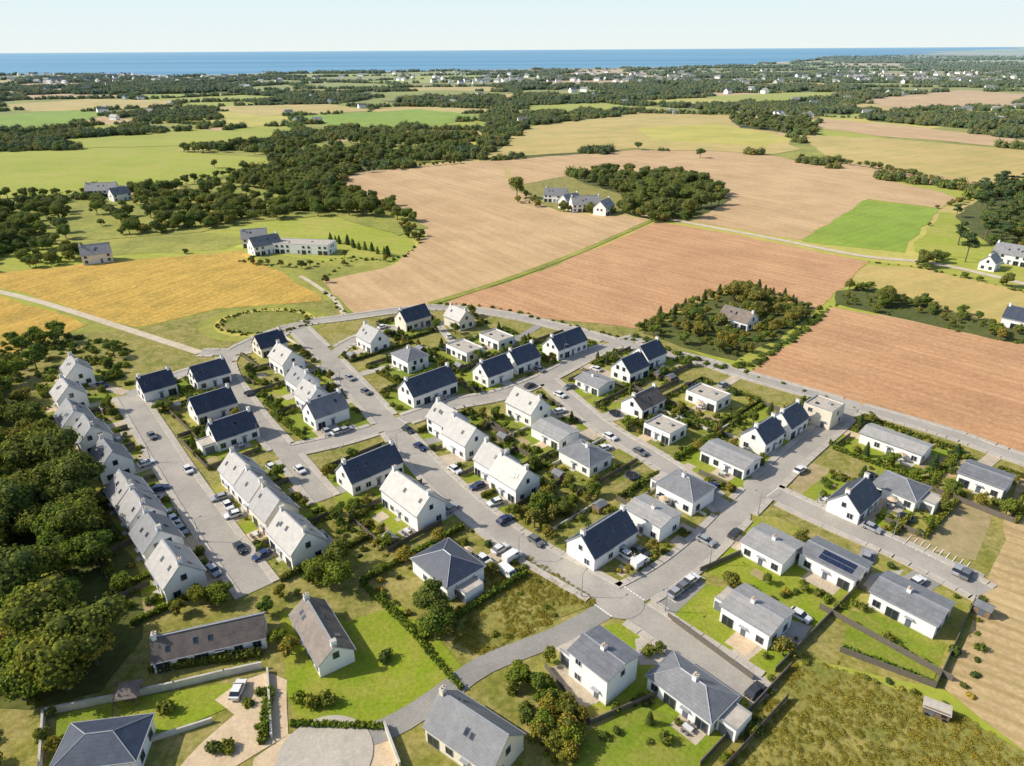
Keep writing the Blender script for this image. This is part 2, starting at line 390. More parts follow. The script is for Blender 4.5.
# ------------------------------------------------ fields
FIELDS=[('pasture','fgreen',[(-200,165),(0,152),(100,149),(272,152),(276,166),(235,174),(150,190),(0,199),(-200,215)]),
 ('pasture','olive',[(60,238),(200,232),(250,238),(225,250),(100,256)]),
 ('maize_field','gold',[(-250,265),(0,272),(100,262),(240,252),(322,292),(318,302),(215,309),(150,326),(135,328),(60,303),(-150,250)]),
 ('maize_field','gold',[(-250,250),(0,297),(55,311),(90,324),(0,357),(-150,400)]),
 ('field_margin','olive',[(245,250),(330,262),(395,255),(350,318),(322,300)]),
 ('stubble_field','tan',[(330,176),(430,165),(500,160),(512,190),(560,212),(625,216),(655,220),(560,262),(440,303),(352,315),(325,282),(400,262),(425,235),(385,205),(335,190)]),
 ('ploughed_field','tan2',[(440,305),(560,264),(658,222),(700,229),(780,244),(868,262),(828,304),(818,310),(740,288),(636,328),(560,322),(500,309)]),
 ('harvested_field','tan',[(500,160),(640,150),(770,155),(940,192),(960,200),(938,208),(868,199),(800,240),(690,221),(730,200),(700,180),(600,170),(520,185)]),
 ('pasture','fbright',[(866,200),(938,209),(903,252),(800,241)]),
 ('pasture','fgreen',[(940,212),(975,215),(1000,262),(912,252)]),
 ('harvested_field','tan3',[(480,158),(520,128),(640,113),(760,116),(800,150),(770,154),(640,149)]),
 ('dry_pasture','yellow',[(640,128),(720,124),(800,140),(760,146),(650,140)]),
 ('harvested_field','tan3',[(800,135),(880,138),(1024,150),(1200,170),(1200,205),(1000,185),(830,160)]),
 ('stubble_field','tan',[(812,118),(900,125),(1024,140),(1200,155),(1200,168),(1024,149),(880,136),(820,128)]),
 ('stubble_field','tan3',[(870,264),(930,270),(1024,292),(1250,340),(1250,380),(1024,332),(850,280)]),
 ('ploughed_field','tan2',[(835,306),(1024,345),(1250,395),(1250,520),(1024,454),(870,410),(748,373)]),
 ('furrowed_field','furrow',[(1024,478),(1250,560),(1250,800),(1024,752),(950,693),(985,590)]),
 ('rough_meadow','meadow',[(800,655),(935,700),(1024,752),(1200,830),(1000,1000),(690,1000),(720,760)]),
 ('rough_meadow','meadow',[(470,575),(500,560),(530,556),(598,602),(480,655),(450,640)]),
 ('dry_pasture','yellow',[(120,119),(230,112),(300,118),(250,128)]),
 ('pasture','fbright',[(290,117),(420,109),(490,117),(430,126),(350,128)]),
 ('pasture','fgreen',[(520,106),(600,103),(680,110),(560,119)]),
 ('stubble_field','tan3',[(200,107),(330,104),(375,111),(260,116)]),
 ('pasture','fbright',[(-100,122),(0,116),(60,110),(110,113),(60,128),(-100,136)]),
 ('stubble_field','tan3',[(0,105),(90,99),(190,101),(150,108),(30,112)]),
 ('pasture','fgreen',[(60,136),(180,128),(290,134),(250,144),(80,148)]),
 ('stubble_field','tan',[(860,100),(960,90),(1040,95),(1010,106),(900,110)]),
 ('pasture','fgreen',[(700,97),(800,92),(850,97),(760,104)]),
 ('pasture','olive',[(330,94),(450,90),(520,93),(420,99)]),
]
EZ=[]
for i,(n,k,P) in enumerate(FIELDS):
    Q=[G2(*p) for p in P];EZ.append(Q)
    far=min(q[1] for q in Q)>500
    sheet(n,Q,.02+i*.004+(.1 if far else 0)+(.05 if n!='rough_meadow' else 0),k,3 if not far else 12,5 if not far else 25)
VIL=[G2(*p) for p in [(-60,340),(0,335),(135,330),(215,312),(322,300),(352,315),(440,304),(500,309),(636,328),(748,373),(1024,452),(1040,480),(985,590),(950,693),(800,655),(720,766),(690,1000),(-200,1000),(-400,600)]]
sheet('village_green',VIL,.012,'grass',1.5,4)
EZ.append(VIL)
S0=[Vector(G2(*p)) for p in [(430,304),(500,282),(580,252),(655,219)]]
ribbon('field_margin',smooth(S0,8),4,.235,'olive')
COAST=[(-600,80),(-300,76),(0,75),(90,74.5),(180,76),(300,73),(450,71),(560,69),(660,68),(740,65.5),(790,62),(830,57),(900,55),(960,51.5),(1024,49.5)]
SEA=[G2(*p) for p in COAST]
SEA+= [(55000,85000),(-90000,85000),(-90000,SEA[0][1]*1.0)]
mbg=MB();mbg.face([(-90000,-3000,-.02),(90000,-3000,-.02),(90000,86000,-.02),(-90000,86000,-.02)],'olive');mbg.obj('ground')
m,nt,b=newmat('sea_water')
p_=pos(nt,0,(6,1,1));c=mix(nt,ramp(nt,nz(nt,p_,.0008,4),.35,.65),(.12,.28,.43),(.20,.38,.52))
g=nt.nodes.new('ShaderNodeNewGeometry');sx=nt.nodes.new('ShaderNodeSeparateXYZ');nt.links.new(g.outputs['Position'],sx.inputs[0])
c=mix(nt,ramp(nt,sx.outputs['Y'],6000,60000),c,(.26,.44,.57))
nt.links.new(c,b.inputs['Base Color']);b.inputs['Roughness'].default_value=.6;b.inputs['Specular IOR Level'].default_value=.1;M['sea']=m
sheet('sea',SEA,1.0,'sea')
bc=[Vector(G2(*p)) for p in COAST[2:11]]
ribbon('beach',smooth(bc,120),90,1.2,'track')
# far headland
hd=MB();N=70;prev=None
for k in range(N+1):
    t=k/N;Yh=16000+3000*t;Xh=(840-512+ t*420)/F*Yh*1.12
    h=(14+55*min(1,t*2.2))*(1+.35*noise.noise(Vector((t*9,2.2,0))))*min(1,t*6)
    cur=[(Xh,Yh-900,1.5),(Xh,Yh,1.5+h),(Xh,Yh+1800,1.5)]
    if prev:
        hd.face([prev[0],cur[0],cur[1],prev[1]],'olive');hd.face([prev[1],cur[1],cur[2],prev[2]],'floor')
    prev=cur
hd.obj('headland')
# ------------------------------------------------ countryside patchwork
seeds=[];Y=230.0
rs=random.Random(5)
while Y<13000:
    st=max(105,.12*Y);w=Y*1.0+420;X=-w+rs.uniform(0,st)
    while X<w:
        seeds.append((X+rs.uniform(-.4,.4)*st,Y+rs.uniform(-.4,.4)*st));X+=st*rs.uniform(.8,1.6)
    Y+=st
def clip(P,a,b):
    mx,my=(a[0]+b[0])/2,(a[1]+b[1])/2;nx,ny=b[0]-a[0],b[1]-a[1];out=[]
    for i in range(len(P)):
        p=P[i];q=P[(i+1)%len(P)];dp=(p[0]-mx)*nx+(p[1]-my)*ny;dq=(q[0]-mx)*nx+(q[1]-my)*ny
        if dp<=0: out.append(p)
        if dp*dq<0:
            t=dp/(dp-dq);out.append((p[0]+(q[0]-p[0])*t,p[1]+(q[1]-p[1])*t))
    return out
def blocked(x,y):
    if y<265 and x>-150: return True
    if y<330 and -230<x<-60: return True
    if y>2500 and inpoly(x,y,SEA): return True
    return any(inpoly(x,y,Q) for Q in EZ)
GP=[];TP=[];HP=[];patch={}
def addwood(x,y,s=1.0):
    d=math.hypot(x,y)
    if d>620: GP.append((x,y,-1,s*random.uniform(.5,.95)*(1 if d<1500 else min(2.2,d/1500)**.5),random.uniform(0,6.28)))
    else: TP.append((x,y,-.6,s*random.uniform(.6,1.1),random.uniform(0,6.28)))
for i,sd in enumerate(seeds):
    R=max(400,.6*sd[1]);P=[(sd[0]-R,sd[1]-R),(sd[0]+R,sd[1]-R),(sd[0]+R,sd[1]+R),(sd[0]-R,sd[1]+R)]
    for j,s2 in enumerate(seeds):
        if j!=i and abs(s2[0]-sd[0])<2*R and abs(s2[1]-sd[1])<2*R and P: P=clip(P,sd,s2)
    if len(P)<3: continue
    d=math.hypot(*sd);wp=.20 if d<1400 else .30
    r_=rs.random()
    kind='wood' if r_<wp else rs.choice(['fgreen','olive','tan3','fgreen','yellow','tan','olive','grass','tan','olive'])
    patch.setdefault('floor' if kind=='wood' else kind,[]).append(P)
    A=abs(sum(P[q][0]*P[(q+1)%len(P)][1]-P[(q+1)%len(P)][0]*P[q][1] for q in range(len(P))))/2
    if kind=='wood' and sd[1]<8500:
        sp=9.5 if d<620 else (26 if d<1500 else 26*(d/1500)**.75)
        n=int(A/(sp*sp));xs=[p[0] for p in P];ys=[p[1] for p in P]
        for _ in range(int(n*1.4)):
            x=rs.uniform(min(xs),max(xs));y=rs.uniform(min(ys),max(ys))
            if inpoly(x,y,P) and not blocked(x,y): addwood(x,y)
    if sd[1]<8500:
        for q in range(len(P)):
            a=Vector(P[q]);b_=Vector(P[(q+1)%len(P)])
            if rs.random()<.18: continue
            L=(b_-a).length;sp=6 if d<620 else (13 if d<1500 else 13*(d/1500)**.8);n=int(L/sp)
            for t in range(n):
                if rs.random()<.15: continue
                p=a.lerp(b_,(t+rs.random())/n);x=p.x+rs.uniform(-3,3);y=p.y+rs.uniform(-3,3)
                if blocked(x,y): continue
                dd=math.hypot(x,y)
                if dd>620: HP.append((x,y,-1.5,random.uniform(.35,.9)*(1 if dd<1500 else min(2.2,(dd/1500)**.45)),random.uniform(0,6.28)))
                else: TP.append((x,y,-.8,random.uniform(.35,.75),random.uniform(0,6.28)))
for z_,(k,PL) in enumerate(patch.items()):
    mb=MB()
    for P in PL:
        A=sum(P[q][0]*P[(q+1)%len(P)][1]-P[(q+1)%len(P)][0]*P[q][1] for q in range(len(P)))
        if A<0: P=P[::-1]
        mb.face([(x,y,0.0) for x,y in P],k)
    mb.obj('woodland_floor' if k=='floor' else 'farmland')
# ------------------------------------------------ houses data
A,B='A','B'
HS=[(78,374,A,9,7.5,5,'G','l'),(70,398,A,9,8,4.8,'G','l'),(76,422,A,10,8,4.8,'G','m'),(93,438,A,9,8,4.5,'G','m'),(112,463,A,10,8,4.5,'G','m'),
(157,388,B,10,8,3.6,'G','d'),(210,377,B,11,8,3.6,'G','d'),(270,346,B,10,8,3.6,'G','d'),(287,362,A,11,8,4.5,'G','l'),
(213,408,B,12,8,3.6,'G','d'),(233,433,B,12,8,3.6,'G','d'),
(303,384,A,9,7.5,4.5,'G','m'),(313,399,A,9,7.5,4.5,'G','l'),(326,413,B,11,8,4,'G','m'),
(130,497,A,9,8,4.2,'G','l'),(143,516,A,9,8,4.4,'G','l'),(158,541,A,9.5,8,4.2,'G','m'),(177,573,A,10.5,8,4.2,'G','l'),
(243,477,A,9.5,8,4.6,'G','l'),(258,494,A,8.5,7.5,4.4,'G','l'),(275,513,A,8.5,8,4.6,'G','l'),(297,541,A,11.5,8,4.4,'G','l'),
(370,471,B,15,8,3.8,'G','d'),(413,502,A,15,8,4.8,'G','l'),
(448,568,A,12,9.5,3.8,'H','d'),
(413,320,B,12,8,4,'G','d'),(459,320,A,10,7.5,4,'G','l'),(373,341,A,10,8,4.4,'G','l'),(410,359,A,10,8.5,4.6,'H','m'),
(428,389,B,17,8.5,4,'G','d'),(465,350,A,12,8,3.2,'F','m'),(497,339,A,11,8,3.2,'F','m'),(493,373,B,11,8,3.8,'G','d'),(521,361,B,11,8,3.8,'G','d'),
(565,346,B,15,8,4,'G','d'),(630,370,B,10,8,4,'G','d'),(648,357,B,10,8,4,'G','d'),
(448,424,A,9.5,8,5,'G','l'),(465,440,A,10,8,4.8,'G','l'),(497,466,A,9,8,4.6,'G','l'),(514,481,A,10,8,4.6,'G','l'),
(528,409,A,11,8,4.4,'G','l'),(555,433,A,11,8,3.2,'L','l'),(585,457,A,11,8.5,3.4,'H','m'),
(595,383,A,10,8,3,'L','l'),(643,404,B,11,8,3.2,'G','b'),(708,397,A,11,8,3.3,'F','m'),(665,429,A,9,8,3.2,'F','m'),
(730,458,A,13,8,3.4,'L','l'),(762,438,B,10,7.5,4,'G','d'),(787,423,B,10,7.5,4,'G','d'),(823,411,A,8.5,8,5.4,'F','m'),
(895,443,A,16,7.5,3.3,'L','l'),(900,490,A,10,8.5,3.2,'H','m'),(985,479,A,10,8.5,3.6,'L','m'),(853,502,B,11,7.5,3.2,'G','d'),
(685,491,A,10.5,9,4.2,'H','m'),(652,517,A,10,7.5,4.4,'L','l'),(602,541,B,14,8,3.6,'G','d'),
(772,548,A,9.5,9,3.6,'L','l'),(834,563,A,11.5,7.5,3.6,'L','m'),(910,603,A,12,8.5,3.6,'L','m'),(756,615,A,10,8.5,4,'L','l'),
(603,663,A,8.6,8,6.0,'L','m'),(691,691,A,12.5,7.5,3.2,'H','m'),
(212,641,18,19,6.5,2.8,'G','b'),(322,636,-56,15,6.5,3,'G','b'),(105,748,8,12,8,3.4,'H','d'),(474,736,-37,13.5,8,3.6,'G','m'),
(738,320,A,13,8,3.5,'G','b'),(265,247,B,16,9,5,'G','m'),(303,246,-10,34,12,5,'F','m'),(585,206,10,20,10,5,'G','l'),(556,197,-20,16,9,5,'G','m'),(604,209,60,15,9,5,'G','l'),(570,203,40,14,9,5,'G','l'),
(1012,257,A,16,9,5,'G','m'),(103,192,10,22,10,5,'G','l'),(97,256,30,14,9,5,'G','l'),(990,264,B,10,7,4,'G','l'),(1022,322,A,12,8,4,'G','d'),(255,240,20,14,9,5,'G','l'),(120,196,50,13,9,5,'G','m')]
HC=[];HO=[]
for h in HS:
    p=G(h[0],h[1],h[5]*.6);an={'A':AX,'B':BX}.get(h[2]) if isinstance(h[2],str) else math.radians(h[2])
    HC.append((p.x,p.y));HO.append((p.x,p.y,an,h[3],h[4]))
def infoot(p,mar=.8,skip=-1):
    for i,(x,y,an,L,W) in enumerate(HO):
        if i==skip: continue
        dx,dy=p.x-x,p.y-y
        if abs(dx)>25 or abs(dy)>25: continue
        lx=dx*math.cos(an)+dy*math.sin(an);ly=-dx*math.sin(an)+dy*math.cos(an)
        if abs(lx)<L/2+mar and abs(ly)<W/2+mar: return True
    return False
def wood(P,sp,s=(.7,1.1),meshes=None,name='woodland',floor=True,far=False,gap=None):
    Q=[G2(*p) for p in P];xs=[p[0] for p in Q];ys=[p[1] for p in Q]
    A=(max(xs)-min(xs))*(max(ys)-min(ys));pts=[]
    for _ in range(int(A/(sp*sp)*1.3)):
        x=random.uniform(min(xs),max(xs));y=random.uniform(min(ys),max(ys))
        if not inpoly(x,y,Q): continue
        if gap is not None and noise.noise(Vector((x*.013,y*.013,4)))<gap and random.random()<.9: continue
        if y<330:
            mr=s[1]*2.2 if (meshes and meshes[0] in SMALL+SHR) else s[1]*4.4
            if infoot(Vector((x,y)),min(mr,4.5)): continue
        elif any(abs(h[0]-x)<13 and -28<y-h[1]<11 for h in HC if h[1]>330): continue
        if y<420 and (rdist(Vector((x,y)))<1.8 or tdist(Vector((x,y)))<2): continue
        pts.append((x,y,-.4,random.uniform(*s),random.uniform(0,6.28)))
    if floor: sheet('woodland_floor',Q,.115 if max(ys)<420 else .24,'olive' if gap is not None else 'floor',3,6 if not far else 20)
    multi(name,'tree_crown',meshes or TREES,pts)
def treeline(P,sp,s,meshes,name='hedgerow',jit=1.5):
    Q=smooth([Vector(G2(*p)) for p in P],sp);pts=[]
    for p in Q: pts.append((p.x+random.uniform(-jit,jit),p.y+random.uniform(-jit,jit),-.3,random.uniform(*s),random.uniform(0,6.28)))
    multi(name,'tree_crown',meshes,pts)
def win(mb,side,c,w,h,z,L,W,fr='frame'):
    if side<2:
        s=-1 if side==0 else 1;y=s*(W/2+.015)
        mb.box((c,y,z),(w,.06,h),'glass')
        for dz in (-1,1): mb.box((c,s*(W/2+.04),z+dz*(h/2+.05)),(w+.2,.12,.1),fr)
        for dx in (-1,1): mb.box((c+dx*(w/2+.05),s*(W/2+.035),z),(.1,.11,h),fr)
        if w>1: mb.box((c,s*(W/2+.033),z),(.07,.09,h),fr)
    else:
        s=-1 if side==2 else 1;x=s*(L/2+.015)
        mb.box((x,c,z),(.06,w,h),'glass')
        for dz in (-1,1): mb.box((s*(L/2+.04),c,z+dz*(h/2+.05)),(.12,w+.2,.1),fr)
        for dx in (-1,1): mb.box((s*(L/2+.035),c+dx*(w/2+.05),z),(.11,.1,h),fr)
        if w>1: mb.box((s*(L/2+.033),c,z),(.09,.07,h),fr)
def slab(mb,a,b,c,d,th,k):
    a,b,c,d=[Vector(q) for q in (a,b,c,d)];n=(b-a).cross(d-a).normalized()
    lo=[q-n*th for q in (a,b,c,d)]
    mb.face([a,b,c,d],k);mb.face([lo[3],lo[2],lo[1],lo[0]],k)
    up=[a,b,c,d]
    for i in range(4):
        j=(i+1)%4;mb.face([lo[i],lo[j],up[j],up[i]],'zinc')
def house(i,h):
    u,v,ax,L,W,wh,ty,rf=h[:8];x,y,an,_,_=HO[i];rg=random.Random(i*7+3)
    e=bpy.data.objects.new('white_house' if ty!='F' else 'flat_roofed_house',None);COL.objects.link(e);e.location=(x,y,0);e.rotation_euler=(0,0,an)
    e.empty_display_size=3
    wk='wall' if rg.random()<.9 else 'wallc'
    pitch={'G':math.radians(44),'L':math.radians(12),'H':math.radians(27),'F':0}[ty]
    if rf=='b': pitch=math.radians(38)
    w=MB();rh=W/2*math.tan(pitch)
    l2,w2=L/2,W/2
    def wallf(pts): w.face(pts,wk)
    wallf([(-l2,-w2,-.3),(l2,-w2,-.3),(l2,-w2,wh),(-l2,-w2,wh)]);wallf([(l2,w2,-.3),(-l2,w2,-.3),(-l2,w2,wh),(l2,w2,wh)])
    if ty in 'GL':
        wallf([(l2,-w2,-.3),(l2,w2,-.3),(l2,w2,wh),(l2,0,wh+rh),(l2,-w2,wh)]);wallf([(-l2,w2,-.3),(-l2,-w2,-.3),(-l2,-w2,wh),(-l2,0,wh+rh),(-l2,w2,wh)])
    else:
        wallf([(l2,-w2,-.3),(l2,w2,-.3),(l2,w2,wh),(l2,-w2,wh)]);wallf([(-l2,w2,-.3),(-l2,-w2,-.3),(-l2,-w2,wh),(-l2,w2,wh)])
    if ty=='F':
        for s in (-1,1):
            w.box((0,s*(w2-.12),wh+.25),(L,.24,.5),wk);w.box((s*(l2-.12),0,wh+.25),(.24,W-.48,.5),wk)
    for s in (-1,1):
        w.box((0,s*(w2+.02),.15),(L+.08,.04,.5),'gwall')
    w.obj('walls',e)
    r=MB();ov=.3;t=math.tan(pitch)
    if ty in 'GL':
        ox=.22 if ty=='G' else .4;zr=wh+rh+.2;ze=wh-ov*t+.2
        slab(r,(-l2-ox,-w2-ov,ze),(l2+ox,-w2-ov,ze),(l2+ox,0,zr),(-l2-ox,0,zr),.17,rf)
        slab(r,(l2+ox,w2+ov,ze),(-l2-ox,w2+ov,ze),(-l2-ox,0,zr),(l2+ox,0,zr),.17,rf)
        r.box((0,0,zr+.03),(L+2*ox,.28,.12),'zinc')
        for s in (-1,1): r.box((0,s*(w2+ov+.07),ze-.1),(L+2*ox,.13,.12),'zinc')
        if ty=='G':
            for s in (-1,1):
                for q in range(rg.choice([1,2,2,3])):
                    cx=rg.uniform(-l2+1.5,l2-1.5);cy=s*w2*rg.uniform(.4,.6);cz=wh+(w2-abs(cy))*t+.2
                    Mx=Matrix.Rotation(-s*pitch,3,'X')
                    r.box((cx,cy,cz+.03),(.85,1.15,.1),'frame',0,Mx);r.box((cx,cy+s*.03,cz+.075),(.65,.95,.06),'glass',0,Mx)
        if i==60:
            for q in range(5):
                for q2 in range(2):
                    cx=-1.6+q*1.4;cy=-w2*(.27+q2*.38);cz=wh+(w2-abs(cy))*t+.27
                    r.box((cx,cy,cz),(1.3,1.25,.07),'solar',0,Matrix.Rotation(pitch,3,'X'))
    elif ty=='H':
        zr=wh+(w2+ov)*t;z0=wh;q=max(.2,l2-w2)
        a,b_,c,d=(-l2-ov,-w2-ov,z0),(l2+ov,-w2-ov,z0),(l2+ov,w2+ov,z0),(-l2-ov,w2+ov,z0);e1,e2=(-q,0,zr),(q,0,zr)
        r.face([a,b_,e2,e1],rf);r.face([c,d,e1,e2],rf);r.face([b_,c,e2],rf);r.face([d,a,e1],rf);r.face([d,c,b_,a],'zinc')
        for s in (-1,1):
            r.box((0,s*(w2+ov+.05),z0-.02),(L+2*ov+.2,.12,.18),'zinc');r.box((s*(l2+ov+.05),0,z0-.02),(.12,W+2*ov-.1,.18),'zinc')
        r.cyl(e1,e2,.12,.12,'zinc',6)
        for k_ in ((a,e1),(d,e1),(b_,e2),(c,e2)): r.cyl(k_[0],k_[1],.08,.08,'zinc',6)
    else:
        r.face([(-l2+.24,-w2+.24,wh+.2),(l2-.24,-w2+.24,wh+.2),(l2-.24,w2-.24,wh+.2),(-l2+.24,w2-.24,wh+.2)],'mem')
        for s in (-1,1):
            r.box((0,s*(w2-.12),wh+.53),(L+.06,.32,.05),'zinc');r.box((s*(l2-.12),0,wh+.53),(.32,W-.56,.05),'zinc')
        r.box((l2*.3,w2*.2,wh+.45),(1,1,.5),'zinc');r.box((-l2*.4,-w2*.3,wh+.35),(.9,.9,.25),'glass')
    r.obj('roof',e)
    if ty=='G' or (ty=='H' and rg.random()<.5) or (ty=='L' and rg.random()<.3):
        c=MB();cx=(l2-.55)*rg.choice([-1,1]) if ty=='G' else rg.uniform(-1,1)
        top=wh+rh+(1.0 if ty!='L' else .9)
        c.box((cx,0,(wh+top)/2),(.75,1.0,top-wh),wk);c.box((cx,0,top+.04),(.9,1.15,.1),'kerb')
        for s in (-.25,.25): c.cyl((cx,s,top+.09),(cx,s,top+.45),.11,.09,'brickc',8)
        if ty=='G' and rg.random()<.5:
            c.box((-cx,0,(wh+top)/2),(.75,1.0,top-wh),wk);c.box((-cx,0,top+.04),(.9,1.15,.1),'kerb')
        c.obj('chimney',e)
    wn=MB();fr=rg.choice(['frame','framew','frame'])
    for side in (0,1):
        n=int(L/3);sp=L/n
        for q in range(n):
            cx=-l2+sp*(q+.5)
            if side==0 and q==n//2: continue
            if rg.random()<.12: continue
            big=rg.random()<.45
            win(wn,side,cx,2.2 if big else 1.3,2.15 if big else 1.35,1.13 if big else 1.55,L,W,fr)
            if wh>4.9 : win(wn,side,cx,1.2,1.2,wh-1.0,L,W,fr)
    for side in (2,3):
        for cy in (-W*.24,W*.24):
            if rg.random()<.65: win(wn,side,cy,1.3,1.35,1.55,L,W,fr)
        if ty=='G' or wh>4.5:
            for cy in ([0] if rg.random()<.5 or W<8 else [-1.3,1.3]): win(wn,side,cy,1.0,1.25,(wh+.6) if ty=='G' and wh<4.9 else wh-1.2,L,W,fr)
    wn.obj('windows',e)
    d=MB();n=int(L/3);cx=-l2+L/n*(n//2+.5)
    d.box((cx,-w2-.02,1.05),(1.0,.08,2.1),'door');d.box((cx,-w2-.5,.03),(1.5,1.0,.14),'kerb');d.box((cx,-w2-.35,2.35),(1.6,.7,.1),'zinc')
    d.obj('door',e)
    if ((ty in 'GH' and rf!='l' and rg.random()<.55 and L<14) or i in (59,61,62,63)) and i<65:
        g=MB();s=rg.choice([-1,1]);gl,gw,gh=rg.uniform(2.8,3.8),rg.uniform(4.5,5.5),2.7
        gx=s*(l2+gl/2);gy=rg.uniform(-.8,.8)
        q=Vector((x+gx*math.cos(an)-gy*math.sin(an),y+gx*math.sin(an)+gy*math.cos(an)))
        if rdist(q)>3 and not infoot(q,4,i):
            g.box((gx,gy,gh/2-.1),(gl-.02,gw,gh+.2),wk)
            for t_ in (-1,1): g.box((gx,gy+t_*(gw/2-.1),gh+.14),(gl,.22,.26),'zinc')
            g.box((gx,gy,gh+.03),(gl-.1,gw-.5,.06),'mem')
            g.box((gx,gy-gw/2-.03,1.1),(2.5,.06,2.1),'frame')
            g.obj('garage_wing',e)
    return e
for i,h in enumerate(HS): house(i,h)
# ------------------------------------------------ cars
def carmesh(col,van=False):
    mb=MB();k='car_'+str(col)
    M[k]=simple('car_paint_%d'%len(M),col,.25,.02,1,spec=.6)
    hw=.88
    if van: prof=[(-2.3,.35),(2.3,.35),(2.35,.95),(1.7,1.15),(1.15,1.95),(-2.25,2.0),(-2.35,1.0)]
    else: prof=[(-2.1,.32),(2.1,.32),(2.15,.62),(1.95,.82),(1.0,.95),(-1.75,1.0),(-2.1,.9),(-2.15,.6)]
    n=len(prof)
    lo=[(x,-hw,z) for x,z in prof];hi=[(x,hw,z) for x,z in prof]
    mb.face(lo,k);mb.face(hi[::-1],k)
    for i in range(n):
        j=(i+1)%n;mb.face([lo[j],lo[i],hi[i],hi[j]],k)
    if not van:
        t=.72;b_=.84
        P=[(1.05,b_,.95),(.35,t,1.4),(-1.25,t,1.43),(-1.85,b_,.98)]
        Lf=[Vector(p) for p in P];Rt=[Vector((p[0],-p[1],p[2])) for p in P]
        mb.face(Lf[::-1],'glass');mb.face(Rt,'glass')
        mb.face([Rt[0],Lf[0],Lf[1],Rt[1]],'glass');mb.face([Rt[2],Lf[2],Lf[3],Rt[3]],'glass')
        mb.box((-.45,0,1.44),(1.6,1.42,.06),k)
        for s in (-1,1):
            mb.box((-.4,s*.79,1.2),(.08,.06,.46),k);mb.box((.95,s*.98,1.0),(.14,.2,.12),k)
    else:
        mb.box((1.45,0,1.5),(.06,1.5,.62),'glass',0,Matrix.Rotation(-.6,3,'Y'))
        for s in (-1,1): mb.box((.75,s*.885,1.5),(.8,.03,.45),'glass')
    for sx in (-1.3,1.3):
        for s in (-1,1): mb.cyl((sx,s*.7,.32),(sx,s*.92,.32),.32,.32,'tyre',12);mb.cyl((sx,s*.921,.32),(sx,s*.935,.32),.19,.17,'steel',8)
    for s in (-1,1): mb.box((2.14,s*.62,.68),(.06,.36,.14),'framew');mb.box((-2.14,s*.66,.74),(.06,.26,.16),'brickc')
    mb.box((2.13,0,.42),(.08,1.3,.14),'tyre')
    return mb.mesh('car')
CARS=[carmesh(c) for c in [(.75,.75,.74),(.05,.055,.06),(.35,.36,.38),(.03,.05,.13),(.30,.03,.02),(.16,.17,.18),(.70,.70,.69)]]
VAN=carmesh((.78,.78,.77),True)
def car(x,y,an,z=.2,mesh=None):
    o=bpy.data.objects.new('parked_car' if mesh is not VAN else 'parked_van',mesh or random.choice(CARS));COL.objects.link(o);o.location=(x,y,z);o.rotation_euler=(0,0,an+random.uniform(-.05,.05))
CL=[(238,690,90,0),(676,592,BX,2),(684,586,BX,5),(691,580,BX,0),(706,541,AX,2),(755,691,BX,1),(735,534,BX,1),(484,560,AX,0),(500,549,BX,6),(536,541,AX,5),
 (664,498,AX,2),(712,487,BX,3),(958,570,BX,2),(966,574,BX,5),(641,552,AX,1),(628,556,AX,0),(408,430,AX,1),(383,327,BX,0),(272,468,AX,6),(214,571,AX,2),(174,520,AX,0),(182,530,AX,2),(240,548,AX,1),(152,436,AX,5),
 (800,616,AX,6),(366,392,AX,5),(338,432,BX,0),(346,430,BX,2),(236,470,AX,1),(228,506,AX,0),(420,447,AX,3),(530,386,BX,1),(610,437,AX,0),(640,452,AX,5),(800,470,BX,0),(872,528,AX,2),(505,520,BX,3),(188,470,AX,6),(455,470,AX,0),(350,378,AX,2),(560,395,AX,0),(300,470,AX,0),(440,399,BX,2)]
for u,v,a,k in CL:
    p=G(u,v,.6);car(p.x,p.y,a if abs(a)<2 else math.radians(a),.2,CARS[k])
for u,v,a in [(512,556,BX),(508,572,AX),(640,562,BX)]:
    p=G(u,v,1);car(p.x,p.y,a,.2,VAN)
# ------------------------------------------------ lots
def hedgeseg(mb,a,b,hh,ww,rng,leaf):
    d=b-a;L=d.length
    if L<.3: return
    d/=L;an=math.atan2(d.y,d.x);m=(a+b)/2
    mb.box((m.x,m.y,hh*.42),(L*1.02,ww*.7,hh*.84),'core',an)
    n=Vector((-d.y,d.x))
    for _ in range(int(L*26)):
        t=rng.random()*L;s=rng.uniform(-.55,.55)*ww;z=hh*rng.uniform(.82,1.12)
        if rng.random()<.5: s=ww*.5*rng.choice([-1,1])*rng.uniform(.8,1.2);z=rng.uniform(.1,1)*hh
        p=Vector((*(a+d*t+n*s),z));nn=Vector((rng.uniform(-1,1),rng.uniform(-1,1),rng.uniform(0,1.2))).normalized()
        q=nn.orthogonal().normalized()*rng.uniform(.18,.32);r_=nn.cross(q)
        mb.face([p+q,p+r_,p-q,p-r_],leaf)
DRV=[]
rg=random.Random(21)
NV=65
OPEN=(59,60,61,62,63,64)
for i in range(NV):
    x,y,an,L,W=HO[i];c=Vector((x,y));d,q=rdist(c,full=True)
    if q is not None and d<34:
        dr=(q-c).normalized();st=c+dr*(W/2-1)
        off=Vector((math.cos(an),math.sin(an)))*rg.choice([-1,1])*rg.uniform(2,L/2-1)
        DRV.append((st+off,q+off*.6,3.4 if rg.random()<.7 else 5.5,i))
def ddist(p): return min([dseg(p,a,b)[0]-w/2 for a,b,w,_ in DRV])
